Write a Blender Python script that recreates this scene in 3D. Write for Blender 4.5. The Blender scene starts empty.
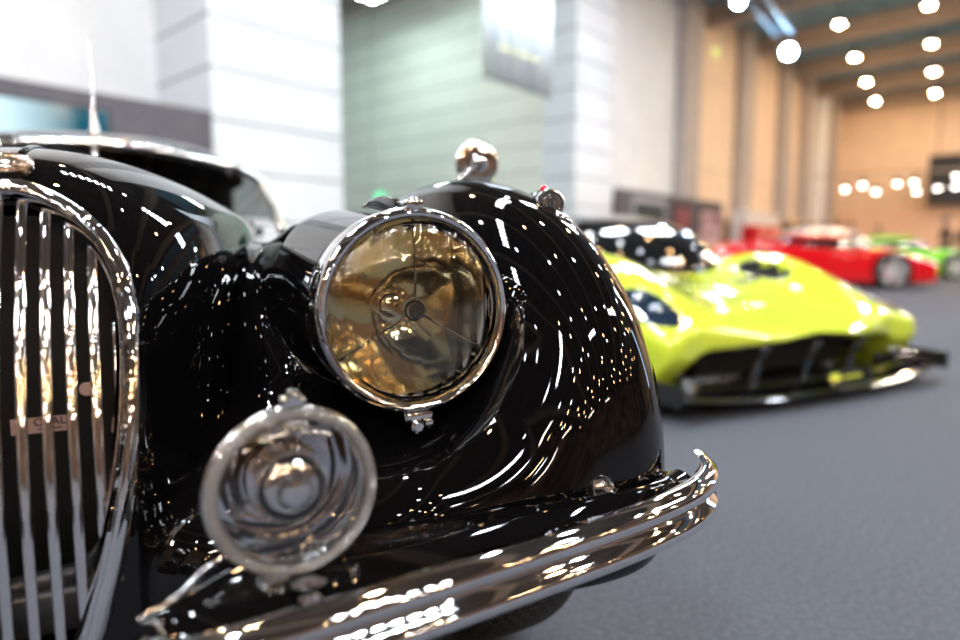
import bpy, bmesh, math, random
import numpy as np
from mathutils import Vector, Matrix
PI = math.pi
rnd = random.Random(7)
S = bpy.context.scene
COL = S.collection

# ------------------------------------------------------------------ materials
def mat(name, col=(.8, .8, .8), rough=.5, metal=0., coat=0., emit=None, es=0., trans=0., ior=1.5, spec=.5, alpha=None):
    m = bpy.data.materials.new(name); m.use_nodes = True
    b = m.node_tree.nodes['Principled BSDF']
    b.inputs['Base Color'].default_value = (*col, 1)
    b.inputs['Roughness'].default_value = rough
    b.inputs['Metallic'].default_value = metal
    b.inputs['Coat Weight'].default_value = coat
    b.inputs['Coat Roughness'].default_value = .02
    b.inputs['Transmission Weight'].default_value = trans
    b.inputs['IOR'].default_value = ior
    b.inputs['Specular IOR Level'].default_value = spec
    if emit:
        b.inputs['Emission Color'].default_value = (*emit, 1); b.inputs['Emission Strength'].default_value = es
    return m

def nodes(m): return m.node_tree.nodes, m.node_tree.links, m.node_tree.nodes['Principled BSDF']

def add_noise(m, c1, c2, scale=20., detail=4., bump=0., dist=.01, coord='Object', stretch=(1, 1, 1)):
    n, l, b = nodes(m)
    tc = n.new('ShaderNodeTexCoord'); mp = n.new('ShaderNodeMapping'); mp.inputs['Scale'].default_value = stretch
    nt = n.new('ShaderNodeTexNoise'); nt.inputs['Scale'].default_value = scale; nt.inputs['Detail'].default_value = detail
    l.new(tc.outputs[coord], mp.inputs[0]); l.new(mp.outputs[0], nt.inputs['Vector'])
    r = n.new('ShaderNodeValToRGB'); r.color_ramp.elements[0].color = (*c1, 1); r.color_ramp.elements[1].color = (*c2, 1)
    r.color_ramp.elements[0].position = .35; r.color_ramp.elements[1].position = .65
    l.new(nt.outputs[0], r.inputs[0]); l.new(r.outputs[0], b.inputs['Base Color'])
    if bump:
        bp = n.new('ShaderNodeBump'); bp.inputs['Strength'].default_value = bump; bp.inputs['Distance'].default_value = dist
        l.new(nt.outputs[0], bp.inputs['Height']); l.new(bp.outputs[0], b.inputs['Normal'])
    return m

BLACK = mat('black_paint', (.002, .002, .0025), .02, 0, 1., spec=.0)
add_noise(BLACK, (.0018, .0018, .0022), (.0028, .0026, .003), 6)
CHROME = mat('chrome', (.86, .86, .88), .035, 1.)
add_noise(CHROME, (.84, .84, .86), (.9, .9, .91), 12, 3, .0, .01)
CHROMEB = mat('bar_chrome', (.85, .85, .88), .05, 1.)
add_noise(CHROMEB, (.82, .82, .86), (.9, .88, .86), 60, 4, .03, .001, stretch=(1, 1, 4))
COPPER = mat('badge_metal', (.8, .62, .5), .15, 1.)
DARK = mat('grille_dark_metal', (.006, .006, .006), .5)  # even near-black metal of the radiator
RUBBER = mat('tyre_rubber', (.012, .012, .012), .7)
GREYM = mat('grey_metal', (.12, .12, .13), .35, .8)
CABIN = mat('cabin_interior', (.012, .011, .01), .8)
RED = mat('red_paint', (.62, .006, .012), .06, 0, 1.)
REDGLASS = mat('red_jewel', (.7, .0, .02), .05, 0, 1.)
YEL = mat('lime_yellow_paint', (.64, .80, .055), .10, 0, 1.)
GRN = mat('bright_green_paint', (.16, .68, .01), .1, 0, 1.)
WHT = mat('white_paint', (.8, .8, .82), .1, 0, 1.)
CARBON = mat('gloss_carbon', (.008, .008, .009), .07, 0, 1.)
DUCT = mat('duct_black', (.006, .006, .006), .6)
SILVER = mat('silver_wheel', (.72, .73, .76), .35, .2)
GLASSB = mat('dark_car_glass', (.006, .008, .01), .03, 0, 1.)
PINK = mat('old_sticker', (.5, .32, .28), .6)
INK = mat('sticker_ink', (.02, .015, .02), .6)
SKIN = mat('skin', (.55, .33, .24), .6)

def glass_sheet(name, tint=(1, 1, 1), refl=.12, bump=None):
    m = bpy.data.materials.new(name); m.use_nodes = True
    n, l = m.node_tree.nodes, m.node_tree.links; n.clear()
    o = n.new('ShaderNodeOutputMaterial'); mx = n.new('ShaderNodeMixShader')
    tr = n.new('ShaderNodeBsdfTransparent'); tr.inputs[0].default_value = (*tint, 1)
    gl = n.new('ShaderNodeBsdfGlossy'); gl.inputs['Roughness'].default_value = .02
    fr = n.new('ShaderNodeFresnel'); fr.inputs[0].default_value = 1.5
    ad = n.new('ShaderNodeMath'); ad.operation = 'ADD'; ad.use_clamp = True; ad.inputs[1].default_value = refl
    l.new(fr.outputs[0], ad.inputs[0]); l.new(ad.outputs[0], mx.inputs[0])
    l.new(tr.outputs[0], mx.inputs[1]); l.new(gl.outputs[0], mx.inputs[2]); l.new(mx.outputs[0], o.inputs[0])
    if bump: bump(n, l, gl)
    return m
WSGLASS = glass_sheet('windscreen_glass', (.28, .31, .30), .0)

def lens_mat(name, tint, scale, strength, vertical=True):
    m = mat(name, tint, .0, 0, 0, trans=1., ior=1.35)
    n, l, b = nodes(m)
    tc = n.new('ShaderNodeTexCoord')
    w = n.new('ShaderNodeTexWave'); w.bands_direction = 'X'; w.inputs['Scale'].default_value = scale
    w.inputs['Distortion'].default_value = 1.2; w.inputs['Detail'].default_value = 2
    l.new(tc.outputs['Object'], w.inputs['Vector'])
    bp = n.new('ShaderNodeBump'); bp.inputs['Strength'].default_value = strength; bp.inputs['Distance'].default_value = .002
    l.new(w.outputs[0], bp.inputs['Height']); l.new(bp.outputs[0], b.inputs['Normal'])
    return m
def fluted(sc, st):
    def f(n, l, gl):
        tc = n.new('ShaderNodeTexCoord'); w = n.new('ShaderNodeTexWave'); w.bands_direction = 'X'; w.inputs['Scale'].default_value = sc; w.inputs['Distortion'].default_value = 1.
        l.new(tc.outputs['Object'], w.inputs['Vector']); bp = n.new('ShaderNodeBump'); bp.inputs['Strength'].default_value = st; bp.inputs['Distance'].default_value = .002
        l.new(w.outputs[0], bp.inputs['Height']); l.new(bp.outputs[0], gl.inputs['Normal'])
    return f
LENS = glass_sheet('headlamp_glass', (1, .96, .86), .03, fluted(16, .5))
FOGLENS = glass_sheet('fog_lamp_glass', (1, 1, 1), .03, fluted(9, .3))
CLEAR = mat('clear_glass', (1, 1, 1), .0, trans=1., ior=1.45)
FROST = mat('glass_rim', (1, 1, 1), .05, 0, .9, trans=.85, ior=1.45)

def reflector_mat(name, c1, c2, vs, bump):
    m = mat(name, c1, .09, 1.)
    n, l, b = nodes(m)
    tc = n.new('ShaderNodeTexCoord'); mp = n.new('ShaderNodeMapping'); mp.inputs['Scale'].default_value = (1, 1, .45)
    v = n.new('ShaderNodeTexVoronoi'); v.inputs['Scale'].default_value = vs
    nz = n.new('ShaderNodeTexNoise'); nz.inputs['Scale'].default_value = 14; nz.inputs['Detail'].default_value = 4
    l.new(tc.outputs['Object'], mp.inputs[0]); l.new(mp.outputs[0], v.inputs['Vector']); l.new(tc.outputs['Object'], nz.inputs['Vector'])
    r = n.new('ShaderNodeValToRGB'); r.color_ramp.elements[0].color = (*c1, 1); r.color_ramp.elements[1].color = (*c2, 1)
    r.color_ramp.elements[0].position = .35; r.color_ramp.elements[1].position = .62
    l.new(nz.outputs[0], r.inputs[0]); l.new(r.outputs[0], b.inputs['Base Color'])
    bp = n.new('ShaderNodeBump'); bp.inputs['Strength'].default_value = bump; bp.inputs['Distance'].default_value = .004
    l.new(v.outputs['Distance'], bp.inputs['Height']); l.new(bp.outputs[0], b.inputs['Normal'])
    return m
REFL = reflector_mat('amber_reflector', (.98, .80, .48), (.86, .95, .93), 34, .24)
FOGREFL = reflector_mat('silver_reflector', (.85, .87, .93), (.95, .95, .97), 20, .8); FOGREFL.node_tree.nodes['Principled BSDF'].inputs['Roughness'].default_value = .03

# ------------------------------------------------------------------ helpers
def setp(o, label=None, cat=None, group=None, kind=None):
    if label: o['label'] = label
    if cat: o['category'] = cat
    if group: o['group'] = group
    if kind: o['kind'] = kind
    return o

def root(name, loc, rz, label, cat, group=None):
    o = bpy.data.objects.new(name, None); COL.objects.link(o)
    o.location = loc; o.rotation_euler = (0, 0, rz); o.empty_display_size = .1
    return setp(o, label, cat, group)

def link(name, me, m, parent=None, smooth=True):
    if smooth: me.polygons.foreach_set('use_smooth', [True] * len(me.polygons))
    o = bpy.data.objects.new(name, me); COL.objects.link(o)
    if m is not None: me.materials.append(m)
    if parent is not None: o.parent = parent
    return o

def obj(name, bm, m, parent=None, smooth=False, angle=None):
    bmesh.ops.recalc_face_normals(bm, faces=bm.faces[:])
    me = bpy.data.meshes.new(name); bm.to_mesh(me); bm.free()
    o = link(name, me, m, parent, smooth)
    if smooth and angle:
        me.set_sharp_from_angle(angle=math.radians(angle))
    return o

def struct(name, bm, m, smooth=False):
    o = obj(name, bm, m, None, smooth); o['kind'] = 'structure'; return o

def box(bm, c, s, rot=None, bev=0.):
    mt = Matrix.Translation(c) @ (rot.to_4x4() if rot is not None else Matrix.Identity(4)) @ Matrix.Diagonal((*s, 1))
    r = bmesh.ops.create_cube(bm, size=1., matrix=mt)
    if bev:
        es = list({e for v in r['verts'] for e in v.link_edges})
        bmesh.ops.bevel(bm, geom=es, offset=bev, segments=2, affect='EDGES', profile=.5)
    return bm

def frame_for(d):
    d = Vector(d).normalized()
    up = Vector((0, 0, 1)) if abs(d.z) < .9 else Vector((1, 0, 0))
    x = up.cross(d).normalized(); y = d.cross(x)
    return x, y, d

def tube(bm, pts, r, seg=12, ry=None, closed=False, up=None, caps=True):
    """round or elliptical tube; r a number or one per point"""
    P = [Vector(p) for p in pts]; n = len(P); rings = []
    for i, p in enumerate(P):
        if closed: t = P[(i + 1) % n] - P[i - 1]
        else: t = P[min(i + 1, n - 1)] - P[max(i - 1, 0)]
        t.normalize()
        if up is not None:
            x = Vector(up).cross(t).normalized(); y = t.cross(x)
        else: x, y, _ = frame_for(t)
        rr = r[i] if isinstance(r, (list, tuple)) else r
        r2 = rr if ry is None else (ry[i] if isinstance(ry, (list, tuple)) else ry)
        rings.append([bm.verts.new(p + x * rr * math.cos(a) + y * r2 * math.sin(a)) for a in [2 * PI * k / seg for k in range(seg)]])
    m = n if closed else n - 1
    for i in range(m):
        A, B = rings[i], rings[(i + 1) % n]
        for k in range(seg): bm.faces.new((A[k], A[(k + 1) % seg], B[(k + 1) % seg], B[k]))
    if not closed and caps:
        bm.faces.new(rings[0]); bm.faces.new(rings[-1])
    return bm

def lathe(bm, prof, c, d, seg=64, cap=True):
    """prof: (radius, distance along d)"""
    x, y, z = frame_for(d); c = Vector(c); rings = []
    for r, h in prof:
        if r < 1e-6: rings.append([bm.verts.new(c + z * h)])
        else: rings.append([bm.verts.new(c + z * h + (x * math.cos(a) + y * math.sin(a)) * r) for a in [2 * PI * k / seg for k in range(seg)]])
    for A, B in zip(rings, rings[1:]):
        for k in range(seg):
            k2 = (k + 1) % seg
            if len(A) == 1 and len(B) == 1: continue
            if len(A) == 1: bm.faces.new((A[0], B[k2], B[k]))
            elif len(B) == 1: bm.faces.new((A[k], A[k2], B[0]))
            else: bm.faces.new((A[k], A[k2], B[k2], B[k]))
    return bm

def spline(pts, n):
    """Catmull-Rom through pts, n samples per span"""
    P = [np.array(p, float) for p in pts]; P = [2 * P[0] - P[1]] + P + [2 * P[-1] - P[-2]]; out = []
    for i in range(1, len(P) - 2):
        for k in range(n):
            t = k / n; a, b, c, d = P[i - 1:i + 3]
            out.append(.5 * ((2 * b) + (c - a) * t + (2 * a - 5 * b + 4 * c - d) * t * t + (-a + 3 * b - 3 * c + d) * t ** 3))
    out.append(P[-2]); return out

def sweep(bm, path, prof, up=(0, 0, 1), closed_prof=True, cap=True):
    """prof: (n, z): n along the horizontal outward side of the path"""
    P = [Vector(p) for p in path]; rings = []
    for i, p in enumerate(P):
        t = (P[min(i + 1, len(P) - 1)] - P[max(i - 1, 0)]).normalized()
        nrm = t.cross(Vector(up)).normalized()
        rings.append([bm.verts.new(p + nrm * a + Vector(up) * b) for a, b in prof])
    m = len(prof)
    for A, B in zip(rings, rings[1:]):
        for k in range(m if closed_prof else m - 1): bm.faces.new((A[k], A[(k + 1) % m], B[(k + 1) % m], B[k]))
    if cap and closed_prof: bm.faces.new(rings[0]); bm.faces.new(rings[-1])
    return bm

def text_mesh(name, s, size, m, parent, M, ext=.0005):
    cu = bpy.data.curves.new(name, 'FONT'); cu.body = s; cu.size = size; cu.extrude = ext; cu.align_x = 'CENTER'; cu.align_y = 'CENTER'
    t = bpy.data.objects.new(name, cu); COL.objects.link(t)
    bpy.context.view_layer.update()
    me = bpy.data.meshes.new_from_object(t.evaluated_get(bpy.context.evaluated_depsgraph_get()))
    bpy.data.objects.remove(t); me.transform(M)
    return link(name, me, m, parent, False)

# ------------------------------------------------------------------ smooth bodies from distance-like functions
def smin(a, b, k):
    h = np.clip(.5 + .5 * (b - a) / k, 0, 1); return b * (1 - h) + a * h - k * h * (1 - h)
def smax(a, b, k): return -smin(-a, -b, k)
def sell(x, y, z, c, r, e=2.):
    a = (np.abs((x - c[0]) / r[0]) ** e + np.abs((y - c[1]) / r[1]) ** e + np.abs((z - c[2]) / r[2]) ** e) ** (1 / e)
    return (a - 1) * min(r)

def sdf_mesh(name, f, lo, hi, res, keep=None, newton=5):
    ax = [np.arange(lo[i], hi[i] + res, res) for i in range(3)]
    X, Y, Z = np.meshgrid(*ax, indexing='ij')
    V = f(X, Y, Z); del X, Y, Z
    ins = V < 0; nx, ny, nz = V.shape
    cs = (nx - 1, ny - 1, nz - 1)
    acc = np.zeros(cs + (3,)); cnt = np.zeros(cs)
    for a in range(3):
        b, c = [q for q in range(3) if q != a]
        for ob in (0, 1):
            for oc in (0, 1):
                s0 = [None] * 3; s1 = [None] * 3
                s0[a] = slice(0, cs[a]); s1[a] = slice(1, cs[a] + 1)
                for q, o_ in ((b, ob), (c, oc)): s0[q] = s1[q] = slice(o_, cs[q] + o_)
                v0 = V[tuple(s0)]; v1 = V[tuple(s1)]; ch = (v0 < 0) != (v1 < 0)
                t = np.where(ch, v0 / np.where(ch, v0 - v1, 1), 0)
                acc[..., a] += t; acc[..., b] += ob * ch; acc[..., c] += oc * ch; cnt += ch
    act = cnt > 0; idx = -np.ones(cs, int); idx[act] = np.arange(act.sum())
    ii = np.argwhere(act)
    P = (ii + acc[act] / cnt[act][:, None]) * res + np.array([x[0] for x in ax])
    F = []
    for a in range(3):
        b, c = (a + 1) % 3, (a + 2) % 3
        s0 = [slice(1, -1)] * 3; s1 = [slice(1, -1)] * 3
        s0[a] = slice(0, -1); s1[a] = slice(1, None)
        ch = ins[tuple(s0)] != ins[tuple(s1)]
        e = np.argwhere(ch); e[:, b] += 1; e[:, c] += 1
        inside0 = ins[tuple(e.T)]
        q = []
        for ob, oc in ((1, 1), (0, 1), (0, 0), (1, 0)):
            d = e.copy(); d[:, b] -= ob; d[:, c] -= oc; q.append(idx[tuple(d.T)])
        q = np.stack(q, 1); q[~inside0] = q[~inside0][:, ::-1]; F.append(q)
    F = np.concatenate(F)
    eps = 2e-4
    def grad(p):
        g = np.empty_like(p)
        for k in range(3):
            d = np.zeros(3); d[k] = eps
            g[:, k] = (f(*(p + d).T) - f(*(p - d).T)) / (2 * eps)
        return g
    for _ in range(newton):
        g = grad(P); v = f(*P.T)
        st = (v / np.maximum((g * g).sum(1), 1e-6))[:, None] * g
        ln = np.linalg.norm(st, axis=1, keepdims=True); st *= np.minimum(1, .5 * res / np.maximum(ln, 1e-9)); P -= st
    g = grad(P); Nn = g / np.maximum(np.linalg.norm(g, axis=1, keepdims=True), 1e-9)
    if keep is not None:
        k = keep(*P.T); F = F[k[F].all(1)]
    used = np.unique(F); mp = -np.ones(len(P), int); mp[used] = np.arange(len(used)); F = mp[F]; P = P[used]; Nn = Nn[used]
    me = bpy.data.meshes.new(name)
    me.vertices.add(len(P)); me.vertices.foreach_set('co', P.ravel())
    me.loops.add(F.size); me.loops.foreach_set('vertex_index', F.ravel().astype(np.int32))
    me.polygons.add(len(F)); me.polygons.foreach_set('loop_start', (np.arange(len(F)) * 4).astype(np.int32))
    me.update(calc_edges=True); me.validate()
    me.polygons.foreach_set('use_smooth', [True] * len(me.polygons))
    if len(me.vertices) == len(Nn): me.normals_split_custom_set_from_vertices([tuple(v) for v in Nn])
    return me

def to_surface(f, p, it=30):
    p = np.array(p, float); e = 2e-4
    for _ in range(it):
        g = np.array([(f(*(p + d)) - f(*(p - d))) / (2 * e) for d in np.eye(3) * e]); v = f(*p)
        p = p - np.clip(v / max(g @ g, 1e-6), -.03, .03) * g
    return Vector(p), Vector(g / np.linalg.norm(g))

# ------------------------------------------------------------------ camera
CAMH = .74
cam = bpy.data.cameras.new('camera'); co = bpy.data.objects.new('camera', cam); COL.objects.link(co)
co.location = (0, 0, CAMH); co.rotation_euler = (PI / 2 - math.atan(68 / 640), 0, 0)
cam.sensor_width = 36; cam.lens = 24; cam.clip_start = .02; cam.clip_end = 200
cam.dof.use_dof = True; cam.dof.focus_distance = .80; cam.dof.aperture_fstop = 1.5
S.camera = co
S.view_settings.view_transform = 'Standard'; S.view_settings.look = 'None'; S.view_settings.gamma = 1; S.view_settings.exposure = .48
S.view_settings.use_curve_mapping = False

# ------------------------------------------------------------------ the exhibition hall (hall frame: x along the hall, y towards its left wall)
HA = math.radians(48.4)
HR = Matrix.Rotation(HA, 4, 'Z')
def hpt(h, n, z=0): return HR @ Vector((h, n, z))
def hbox(bm, h0, h1, n0, n1, z0, z1): return box(bm, ((h0 + h1) / 2, (n0 + n1) / 2, (z0 + z1) / 2), (h1 - h0, n1 - n0, z1 - z0))
def hs(name, bm, m): o = struct(name, bm, m); o.rotation_euler.z = HA; return o

def line_wall(name, col, line, z0, zs, off=(0, 1e3), axis=0, wd=.02, rough=.7, noise=.03):
    """concrete cladding with dark horizontal joints every zs and vertical ones every off[1] along the axis"""
    m = mat(name, col, rough); n, l, b = nodes(m)
    tc = n.new('ShaderNodeTexCoord'); sp = n.new('ShaderNodeSeparateXYZ'); l.new(tc.outputs['Object'], sp.inputs[0])
    def joint(sock, o_, st):
        a = n.new('ShaderNodeMath'); a.operation = 'SUBTRACT'; a.inputs[1].default_value = o_ - 40 * st; l.new(sock, a.inputs[0])
        c = n.new('ShaderNodeMath'); c.operation = 'MODULO'; c.inputs[1].default_value = st; l.new(a.outputs[0], c.inputs[0])
        d = n.new('ShaderNodeMath'); d.operation = 'LESS_THAN'; d.inputs[1].default_value = wd; l.new(c.outputs[0], d.inputs[0]); return d.outputs[0]
    j = joint(sp.outputs[2], z0, zs)
    if off[1] < 100:
        j2 = joint(sp.outputs[axis], *off); mxx = n.new('ShaderNodeMath'); mxx.operation = 'MAXIMUM'; l.new(j, mxx.inputs[0]); l.new(j2, mxx.inputs[1]); j = mxx.outputs[0]
    nz = n.new('ShaderNodeTexNoise'); nz.inputs['Scale'].default_value = 1.5; nz.inputs['Detail'].default_value = 6; l.new(tc.outputs['Object'], nz.inputs['Vector'])
    mx = n.new('ShaderNodeMix'); mx.data_type = 'RGBA'; mx.inputs[6].default_value = (*col, 1); mx.inputs[7].default_value = (*[c * .8 for c in col], 1)
    l.new(nz.outputs[0], mx.inputs[0])
    m2 = n.new('ShaderNodeMix'); m2.data_type = 'RGBA'; m2.inputs[7].default_value = (*line, 1); l.new(mx.outputs[2], m2.inputs[6]); l.new(j, m2.inputs[0]); l.new(m2.outputs[2], b.inputs['Base Color'])
    return m
W_COL = line_wall('white_cladding', (.76, .82, .88), (.14, .17, .18), .48, .64, wd=.03)
W_GRN = line_wall('green_lit_cladding', (.82, .84, .76), (.22, .27, .25), .2, .60, (15.1, 40), 1, .026)
W_WHT = line_wall('white_wall', (.82, .86, .90), (.7, .7, .7), 5.05, 30)
W_WARMLIT = line_wall('warm_lit_panels', (.88, .68, .51), (.55, .42, .31), .6, 2.75, (2, 5.1), 0, .03)  # warm lamp light is painted into this wall colour
W_PIL = mat('pilaster_grey', (.42, .38, .36), .7); add_noise(W_PIL, (.40, .36, .34), (.45, .41, .39), 3)
W_MID = mat('warm_hall_wall', (.4, .25, .15), .8); add_noise(W_MID, (.05, .036, .03), (.26, .20, .17), .45, 3)
W_DRK = mat('dark_hall_wall', (.045, .04, .04), .8); add_noise(W_DRK, (.03, .028, .03), (.06, .05, .045), 1.5)
CEIL = mat('ceiling_dark', (.05, .07, .09), .8); add_noise(CEIL, (.16, .29, .42), (.24, .40, .55), 2)
CEILN = mat('near_ceiling', (.5, .42, .35), .8); add_noise(CEILN, (.07, .06, .052), (.13, .11, .10), 1.2)
BEAM = mat('ceiling_beam', (.42, .34, .28), .6)
FLOOR = mat('grey_carpet', (.19, .20, .225), .85, spec=.25)
add_noise(FLOOR, (.060, .070, .092), (.088, .100, .126), 70, 8, .4, .004)
PANEL = mat('grey_booth_panel', (.16, .155, .18), .6); add_noise(PANEL, (.085, .08, .10), (.105, .10, .12), 5)

bm = bmesh.new(); hbox(bm, -16, 38, -24, 18, -.1, 0); hs('floor', bm, FLOOR)
bm = bmesh.new(); hbox(bm, -16, 38, -24, 18, 8.2, 8.35); hs('ceiling', bm, CEIL)
bm = bmesh.new(); hbox(bm, -16, 13.8, -24, 9.6, 8.1, 8.2); hs('ceiling', bm, CEILN)  # added lower sheet, unseen, toned for what the bonnet and fender mirror
bm = bmesh.new(); hbox(bm, 36.5, 37, -24, 9.2, 0, 8.2); hs('wall_back', bm, W_WARMLIT)
bm = bmesh.new(); hbox(bm, -16.4, -16, -24, 18, 0, 8.2); hs('wall_front', bm, W_MID)
bm = bmesh.new(); hbox(bm, -16, 36.5, -24.3, -24, 0, 8.2); hs('wall_right', bm, W_MID)
bm = bmesh.new(); hbox(bm, -16, 5.2, 9.6, 9.9, 0, 8.2); hs('wall_left', bm, W_WHT)
bm = bmesh.new(); hbox(bm, 3.95, 5.92, 8.0, 9.9, 0, 8.2); hs('trim_1', bm, W_COL)
bm = bmesh.new(); hbox(bm, 5.6, 5.9, 9.9, 17.3, 0, 8.2); hs('wall_left', bm, W_WHT)
bm = bmesh.new(); hbox(bm, 5.6, 12.5, 17.0, 17.3, 0, 8.2); hs('wall_left', bm, W_COL)
bm = bmesh.new(); hbox(bm, 12.24, 12.54, 8.8, 17.3, 0, 8.2); hs('wall_left', bm, W_GRN)
bm = bmesh.new(); hbox(bm, 12.2, 13.75, 8.0, 8.9, 0, 8.2); hs('trim_2', bm, W_COL)
bm = bmesh.new(); hbox(bm, 13.75, 18.6, 8.4, 8.9, 0, 8.2); hs('wall_left', bm, W_WHT)
bm = bmesh.new(); hbox(bm, 18.6, 36.6, 8.4, 8.9, 0, 8.2); hs('wall_left', bm, W_WARMLIT)
k = 3
for h0, h1, m_ in ((17.9, 18.9, W_PIL), (22.5, 23.5, W_PIL), (26.9, 27.8, W_PIL), (29.9, 30.8, W_PIL), (32.2, 33.2, W_WHT), (34.4, 35.2, W_PIL)):
    bm = bmesh.new(); hbox(bm, h0, h1, 8.05, 8.45, 0, 8.2); hs('trim_%d' % k, bm, m_); k += 1
# ceiling beams across the hall and their lamps
for h in range(-14, 36, 4):
    bm = bmesh.new(); hbox(bm, h + 1.85, h + 2.15, -24, 9.4 if not 4 < h < 11 else 16.9, 7.58, 7.72); hbox(bm, h + 1.95, h + 2.05, -24, 9.4 if not 4 < h < 11 else 16.9, 7.75, 8.2)
    hs('trim_%d' % k, bm, BEAM); k += 1

def emat(name, col, s): return mat(name, (.9, .9, .9), .4, emit=col, es=s)
E_WARM = emat('warm_lamp_glow', (1, .62, .30), 300); E_WHITE = emat('white_lamp_glow', (.86, .93, 1), 190); E_FLOOD = emat('flood_glow', (.50, .76, 1), 260)
E_ADDED_BACK = emat('added_back_glow', (1, .84, .70), 85)
E_ADDED_STRIP = emat('added_strip_glow', (.86, .93, 1), 175)
HOUS = mat('lamp_housing', (.03, .03, .035), .75)
def lamp_kind(name, label, group, em, r, hang):
    t = root(name, (0, 0, 0), 0, label, 'ceiling lamp', group)
    bm = bmesh.new(); lathe(bm, [(r * 1.02, -.005), (r * 1.15, .0), (r * 1.05, .10), (r * .5, .20), (.02, .22), (.012, hang), (0, hang)], (0, 0, 0), (0, 0, 1), 20); obj('housing', bm, HOUS, t, True, 40)
    bm = bmesh.new(); lathe(bm, [(r, 0), (r * .9, -.03), (r * .5, -.05), (0, -.055)], (0, 0, 0), (0, 0, 1), 20); obj('diffuser', bm, em, t, True)
    return t
def dup(r, loc, rz=None, label=None, group=None):
    c = r.copy(); COL.objects.link(c); c.location = loc
    if rz is not None: c.rotation_euler.z = rz
    if label: c['label'] = label
    if group: c['group'] = group
    for ch in r.children:
        d = ch.copy(); COL.objects.link(d); d.parent = c
        for g in ch.children:
            e = g.copy(); COL.objects.link(e); e.parent = d
    return c
HB = lamp_kind('ceiling_lamp', 'round ceiling lamp above the far end, in the left of two receding rows', 'ceiling lamps, left row', E_WARM, .11, .7)
HB.location = hpt(22, 5.2, 7.5)
for h, n_ in ((26, 5.6), (30, 6.0), (34, 6.4)): dup(HB, hpt(h, n_, 7.5))
for h, n_ in ((22, 3.0), (26, 3.4), (30, 3.8), (34, 4.2)): dup(HB, hpt(h, n_, 7.5), None, 'round ceiling lamp above the far end, in the right of two receding rows', 'ceiling lamps, right row')
WL = lamp_kind('ceiling_lamp', 'round white ceiling lamp over the near hall, a white speck in the bodywork', 'near ceiling lamps, white', E_WHITE, .12, .7)
first = True
for h in (-14, -10, -6, -2, 2, 6, 10, 14, 18):
    for n_ in (5.5, 2.5, -1, -4.5, -8, -12, -16, -20):
        if h > 12 and n_ > 2: continue
        r_ = rnd.random(); hh, nn_, zz = h + rnd.uniform(-1.1, 1.1), n_ + rnd.uniform(-1.2, 1.2), 7.5
        if (h + 14) // 4 % 2 == 0 or n_ < -10:
            if first: first = False
            dup(HB, hpt(hh, nn_, zz), None, 'round warm ceiling lamp over the near hall, an orange speck in the bodywork', 'near ceiling lamps, warm')
        else: dup(WL, hpt(hh, nn_, zz))
WL.location = hpt(0, -.5, 7.5)
# strings of small lamps on low trusses
SP = lamp_kind('spot_lamp', 'small white lamp of the low row hanging before the far wall', 'row of small lamps before the far wall', emat('small_lamp_glow', (1, .95, .86), 16), .09, .3)
for i, (h, n_, z_) in enumerate([(28.5, 6.2, 3.2), (28.9, 5.7, 3.34), (29.3, 5.3, 3.1), (29.9, 4.7, 3.42), (30.3, 4.2, 3.46), (30.3, 4.1, 3.1), (30.9, 3.5, 3.23), (31.4, 3.0, 3.3), (31.4, 3.0, 3.7)]):
    if i == 0: SP.location = hpt(h, n_, z_)
    else: dup(SP, hpt(h, n_, z_))
bm = bmesh.new()
for dn in (0, .25): tube(bm, [hpt(28, 7.2 + dn, 3.72), hpt(32, 1.5 + dn, 3.95)], .03, 6)
t = obj('lamp_rail', bm, BEAM, None, True); setp(t, 'thin dark rail carrying the low row of small lamps before the far wall', 'rail')
WM = emat('tiny_warm_glow', (1, .6, .28), 240)
TW = lamp_kind('string_lamp', 'small warm lamp on a long rod behind the viewer, an orange speck in the chrome', 'warm string lamps', WM, .05, 4.4)
TC = lamp_kind('string_lamp', 'small cold lamp on a long rod behind the viewer, a bluish speck in the chrome', 'cold string lamps', emat('tiny_cold_glow', (.8, .92, 1), 260), .05, 3.2)
cnt = 0
for row, (n_, z_, step) in enumerate(((-3.2, 3.3, 1.6), (-6.5, 4.0, 1.7))):
    h = -13.
    while h < 11:
        h += step * rnd.uniform(.7, 1.4); src = TW if rnd.random() < .58 else TC
        dup(src, hpt(h, n_ + rnd.uniform(-.4, .4), 3.8 if src is TW else 5.0)); cnt += 1
TW.location = hpt(-5, -4, 3.8); TC.location = hpt(-3, -4.4, 5.0)

# bright floods on the left wall truss
def flood(loc, target, label, r=.28, em=E_FLOOD):
    t = root('flood_lamp', loc, 0, label, 'flood lamp')
    d = (Vector(target) - Vector(loc)).normalized()
    bm = bmesh.new(); lathe(bm, [(r, 0), (r * 1.1, -.02), (r * 1.0, -.25), (r * .5, -.36), (0, -.38)], (0, 0, 0), d, 24); obj('housing', bm, HOUS, t, True, 40)
    bm = bmesh.new(); lathe(bm, [(r * .95, .0), (r * .8, .03), (0, .05)], (0, 0, 0), d, 24); obj('lens', bm, em, t, True)
    bm = bmesh.new(); tube(bm, [-d * .2, -d * .2 + Vector((0, 0, .38))], .03, 8); obj('clamp', bm, HOUS, t, True)
    return t
flood(hpt(15.0, 4.5, 5.0), (0, 2, 1.5), 'bright bluish flood lamp under the truss, lower right of the two brightest', .13)
flood(hpt(11.5, 4.3, 5.0), (0, 2, 1.5), 'bright bluish flood lamp at the top edge, above the warm lit wall', .09)
bm = bmesh.new()
for a, b_ in (((11.2, 4.15, 5.35), (15.2, 4.45, 5.35)), ((11.2, 4.45, 5.35), (15.2, 4.75, 5.35)), ((11.2, 4.3, 5.6), (15.2, 4.6, 5.6))): tube(bm, [hpt(*a), hpt(*b_)], .035, 6)
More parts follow.
